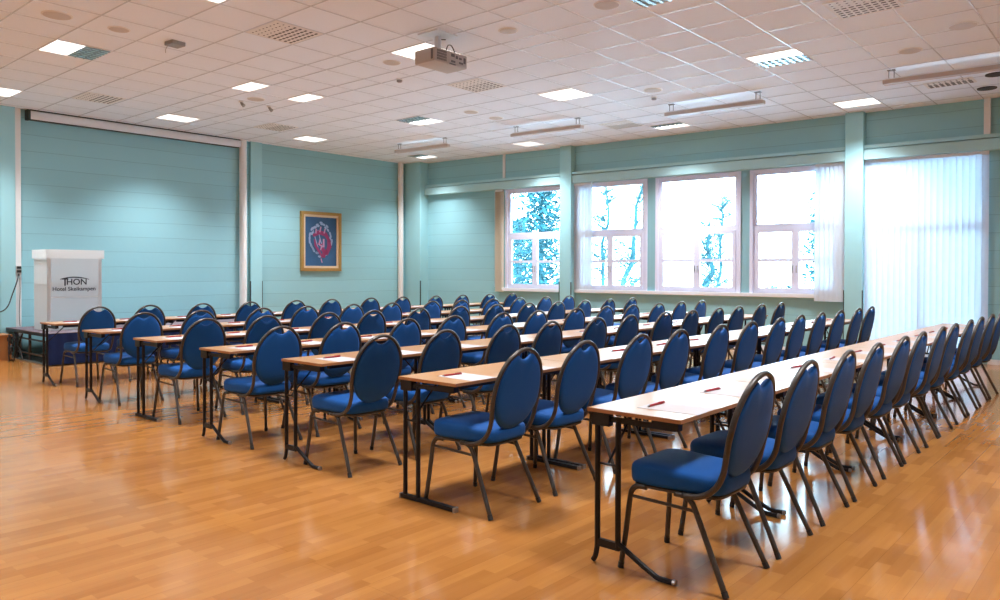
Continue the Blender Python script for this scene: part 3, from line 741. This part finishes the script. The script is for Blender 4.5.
ROWN = {1: 'nearest row', 2: 'second nearest row', 3: 'third nearest row', 4: 'middle row', 5: 'third row from the stage', 6: 'second row from the stage', 7: 'row closest to the stage'}
ORD = ['first', 'second', 'third', 'fourth', 'fifth', 'sixth', 'seventh', 'eighth', 'ninth', 'tenth', 'eleventh', 'twelfth']
CHX = {1: -1.60, 2: -2.985, 3: -4.25, 4: -5.43, 5: -6.74, 6: -8.09, 7: -9.70}
CHY = {1: [3.205, 3.785, 4.40, 4.97, 5.62, 6.13, 6.79, 7.29, 7.96, 8.52, 9.13, 9.75],
       2: [3.30, 3.90, 4.56, 5.13, 5.82, 6.39, 7.06, 7.63, 8.26, 8.85, 9.53, 10.10],
       3: [3.33, 3.93, 4.59, 5.22, 5.89, 6.49, 7.20, 7.80, 8.47, 9.07, 9.80, 10.43],
       4: [3.34, 3.93, 4.62, 5.24, 5.94, 6.54, 7.28, 7.90, 8.52, 9.19, 9.82, 10.44],
       5: [3.42, 4.03, 4.74, 5.33, 6.00, 6.68, 7.35, 8.01, 8.68, 9.33, 10.01, 10.66],
       6: [3.47, 4.08, 4.82, 5.42, 6.12, 6.78, 7.52, 8.11, 8.81, 9.46, 10.15, 10.84],
       7: [3.66, 4.27, 4.95, 5.63, 6.36, 6.99, 7.74, 8.40, 9.16, 9.81, 10.55, 11.19]}
TBX = {1: -2.0, 2: -3.43, 3: -4.73, 4: -5.89, 5: -7.2, 6: -8.53, 7: -10.13}
TBY = {1: [2.93, 4.22, 5.52, 6.75, 8.0, 9.30], 2: [3.035, 4.32, 5.58, 6.85, 8.1, 9.36], 3: [3.08, 4.36, 5.66, 6.97, 8.26, 9.56], 4: [3.07, 4.37, 5.66, 6.98, 8.28, 9.57],
       5: [3.11, 4.44, 5.77, 7.1, 8.43, 9.75], 6: [3.16, 4.52, 5.86, 7.2, 8.54, 9.88], 7: [3.28, 4.68, 6.07, 7.46, 8.85, 10.23]}
TLEN = {1: 1.268, 2: 1.262, 3: 1.285, 4: 1.285, 5: 1.31, 6: 1.325, 7: 1.365}
INSET = {1: .036, 2: .026, 3: .020, 4: .026, 5: .03, 6: .03, 7: .03}
for r in TBY: TBY[r] = [TBY[r][0]+i*(TLEN[r]+.004) for i in range(6)]
# keep every chair foot clear of the table legs (a chair is nudged a few centimetres at most)
for r in CHY:
    legs = [y+d for y in TBY[r] for d in (INSET[r], TLEN[r]-INSET[r])]
    for i, y in enumerate(CHY[r]):
        best = None
        for k_ in range(0, 60):
            for sg in (1, -1):
                yy = y+sg*k_*.002
                if all(min(abs(yy-.213-l), abs(yy+.213-l)) > .0265 for l in legs) and (i == 0 or yy-CHY[r][i-1] > .47): best = yy; break
            if best is not None: break
        if best is not None: CHY[r][i] = best
rnd = random.Random(11)
cache = {}; first = True
bm = NEW(); box(bm, -.1485, -.105, 0, .1485, .105, .0012); paper_me = mesh('paper_sheet', bm, M_paper)
def make_pen():
    t = thing('ballpoint_pen', 'tmp', 'pen'); r = .006
    bm = NEW(); tube(bm, [(0, -.07, r), (0, .045, r)], r*.95, 8); part('barrel', bm, M_pen, t, True)
    bm = NEW(); tube(bm, [(0, -.07, r), (0, -.084, r)], [r*.9, .0015], 8); part('tip', bm, M_penT, t, True)
    bm = NEW(); tube(bm, [(0, .045, r), (0, .07, r), (0, .074, r)], [r, r, r*.6], 8); box(bm, -.0015, .02, r*1.9, .0015, .068, r*2.25); part('cap', bm, M_pen, t, True)
    return t
pen0 = make_pen(); pen_first = True
for r in range(1, 8):
    base = make_table(TLEN[r], r in (2, 5), INSET[r])
    for i, y in enumerate(TBY[r]):
        lab = 'beech-topped folding table in the %s, %s from its left end' % (ROWN[r], ORD[i])
        if i == 0: tb = base; tb.location = (TBX[r], y, 0); tb['label'] = lab; tb['group'] = 'folding seminar tables in rows'
        else: tb = dup(base, (TBX[r], y, 0), lab)
    for i, y in enumerate(CHY[r]):
        lab = 'blue oval-back chair in the %s, %s from its left end' % (ROWN[r], ORD[i])
        loc = (CHX[r]+rnd.uniform(-.012, .012)*(r > 1), y, 0); rz = rnd.uniform(-.02, .02)
        if first: chair0.location = loc; chair0['label'] = lab; chair0['group'] = 'blue conference chairs in rows'; first = False
        else: dup(chair0, loc, lab, 'blue conference chairs in rows', rz)
        # paper and pen in front of each seat
        ti = i//2; px = TBX[r]+.325; py = TBY[r][ti]+TLEN[r]*(.19 if i % 2 == 0 else .66)+.01
        a = rnd.uniform(-.05, .05)
        p = obj('paper_sheet', paper_me); p.location = (px, py, .7281); p.rotation_euler = (0, 0, a)
        tag(p, 'blank sheet of paper in the %s, %s seat from left' % (ROWN[r], ORD[i]), 'paper', 'sheets of paper on the tables')
        loc = (px-.105+rnd.uniform(-.01, .01), py+rnd.uniform(-.02, .02), .7294); rz = rnd.uniform(-.2, .15)
        lab = 'red pen on paper in the %s, %s seat from left' % (ROWN[r], ORD[i])
        if pen_first: pen0.location = loc; pen0.rotation_euler = (0, 0, rz); pen0['label'] = lab; pen0['group'] = 'red pens on the papers'; pen_first = False
        else: dup(pen0, loc, lab, 'red pens on the papers', rz)

# ------------------------------------------------------------------ outside
bm = NEW(); box(bm, -60, 13.7, -1.2, 30, 90, -1.0); o = part('snowy_ground', bm, M_snow); o['kind'] = 'structure'
def blob_tree(name, c, rx, rz, n, leaf, label, seed, m=None, trunk=True):
    R = random.Random(seed); t = thing(name, label, 'tree', (c[0], c[1], -1.0))
    h = c[2]+1.0
    bm = NEW()
    for _ in range(n):
        u, v, w_ = R.gauss(0, .5), R.gauss(0, .5), R.uniform(-1, 1)
        taper = (1-w_)*.5+.25 if name == 'conifer' else math.sqrt(max(.05, 1-w_*w_*.8))
        p = Vector((u*rx*taper, v*rx*taper, h+w_*rz)); s = leaf*R.uniform(.5, 1.4)
        d1 = Vector((R.uniform(-1, 1), R.uniform(-1, 1), R.uniform(-.8, .3))).normalized()*s
        d2 = d1.cross(Vector((R.uniform(-1, 1), R.uniform(-1, 1), R.uniform(-1, 1)))).normalized()*s*.35
        q4 = [bm.verts.new(p+x) for x in (-d1, d2, d1, -d2)]; bm.faces.new(q4)
    part('foliage', bm, m or M_leaf, t)
    bm = NEW(); tube(bm, [(0, 0, 0), (0, 0, h+rz*.7)], [.14, .04], 8); part('trunk', bm, M_bark, t, True)
def bare_tree(base, top, label, seed, th=.12, nb=85, sub=True):
    R = random.Random(seed); t = thing('bare_tree', label, 'tree', base)
    d = Vector(top)-Vector(base); nb = int(14*d.length); bm = NEW()
    P = [Vector((R.uniform(-.11, .11), R.uniform(-.11, .11), 0))*(0 < i < 8)+d*(i/8) for i in range(9)]
    tube(bm, smooth_path(P, 3), [th*(1-.75*i/24) for i in range(25)], 8); part('trunk', bm, M_bark, t, True)
    bm = NEW()
    for k_ in range(nb):
        f = R.uniform(.25, .98); p = d*f; a = R.uniform(0, 6.28); ln = R.uniform(.5, 1.3)*(1.2-f*.6)*min(1, d.length/6)
        e = Vector((math.cos(a)*ln, math.sin(a)*ln, R.uniform(.1, .8)*ln)); m_ = p+e*.5+Vector((R.uniform(-.1, .1), R.uniform(-.1, .1), R.uniform(-.1, .15)))
        q = smooth_path([p, m_, p+e], 3); tube(bm, q, [.022*(1-.7*i/(len(q)-1)) for i in range(len(q))], 5)
        for j in range(9):
            s = p+e*R.uniform(.2, 1); e2 = Vector((R.uniform(-1, 1), R.uniform(-1, 1), R.uniform(-.3, 1)))*.35; tube(bm, [s, s+e2*.5+Vector((0, 0, .04)), s+e2], [.009, .007, .004], 4)
    part('branches', bm, M_bark, t, True)
Y1 = 20.0
c = ony(541, 215, Y1); blob_tree('conifer', (c.x, Y1, 2.6), 1.25, 3.6, 6500, .11, 'dense frosted conifer filling the corner window', 1)
c = ony(518, 250, Y1+6); blob_tree('conifer', (c.x, Y1+6, 1.2), 1.4, 2.4, 4000, .11, 'second conifer behind, at the lower left of the corner window', 2)
for (bx, by), (tx, ty), sd, th, Yt, lab in (((603, 300), (607, 165), 3, .075, 20, 'bare upright tree through the left middle window'), ((620, 300), (646, 168), 4, .12, 25, 'bare leaning tree through the left middle window'),
        ((708, 300), (709, 222), 5, .11, 19, 'bare tree low in the centre window'), ((719, 300), (722, 195), 6, .07, 24, 'thin bare tree right of the other in the centre window')):
    a = ony(bx, by, Yt); b = ony(tx, ty, Yt); bare_tree((a.x, Yt, a.z-.6), (b.x, Yt, b.z), lab, sd, th)
c = ony(824, 250, Y1); blob_tree('conifer', (c.x, Y1, 1.4), .70, 2.3, 2200, .10, 'dark conifer at the right edge of the long window', 9)
c = ony(783, 290, 15.6); blob_tree('shrub', (c.x, 15.6, .6), .8, .45, 500, .08, 'low pale shrub at the bottom of the right middle window', 10, M_leafp)
c = ony(632, 287, 16.5); blob_tree('shrub', (c.x, 16.5, .7), .9, .5, 500, .08, 'low pale shrub at the bottom of the left middle window', 12, M_leafp)
c = ony(722, 287, 16.5); blob_tree('shrub', (c.x, 16.5, .75), .9, .35, 220, .07, 'low pale shrub at the bottom of the centre window', 13, M_leafp)
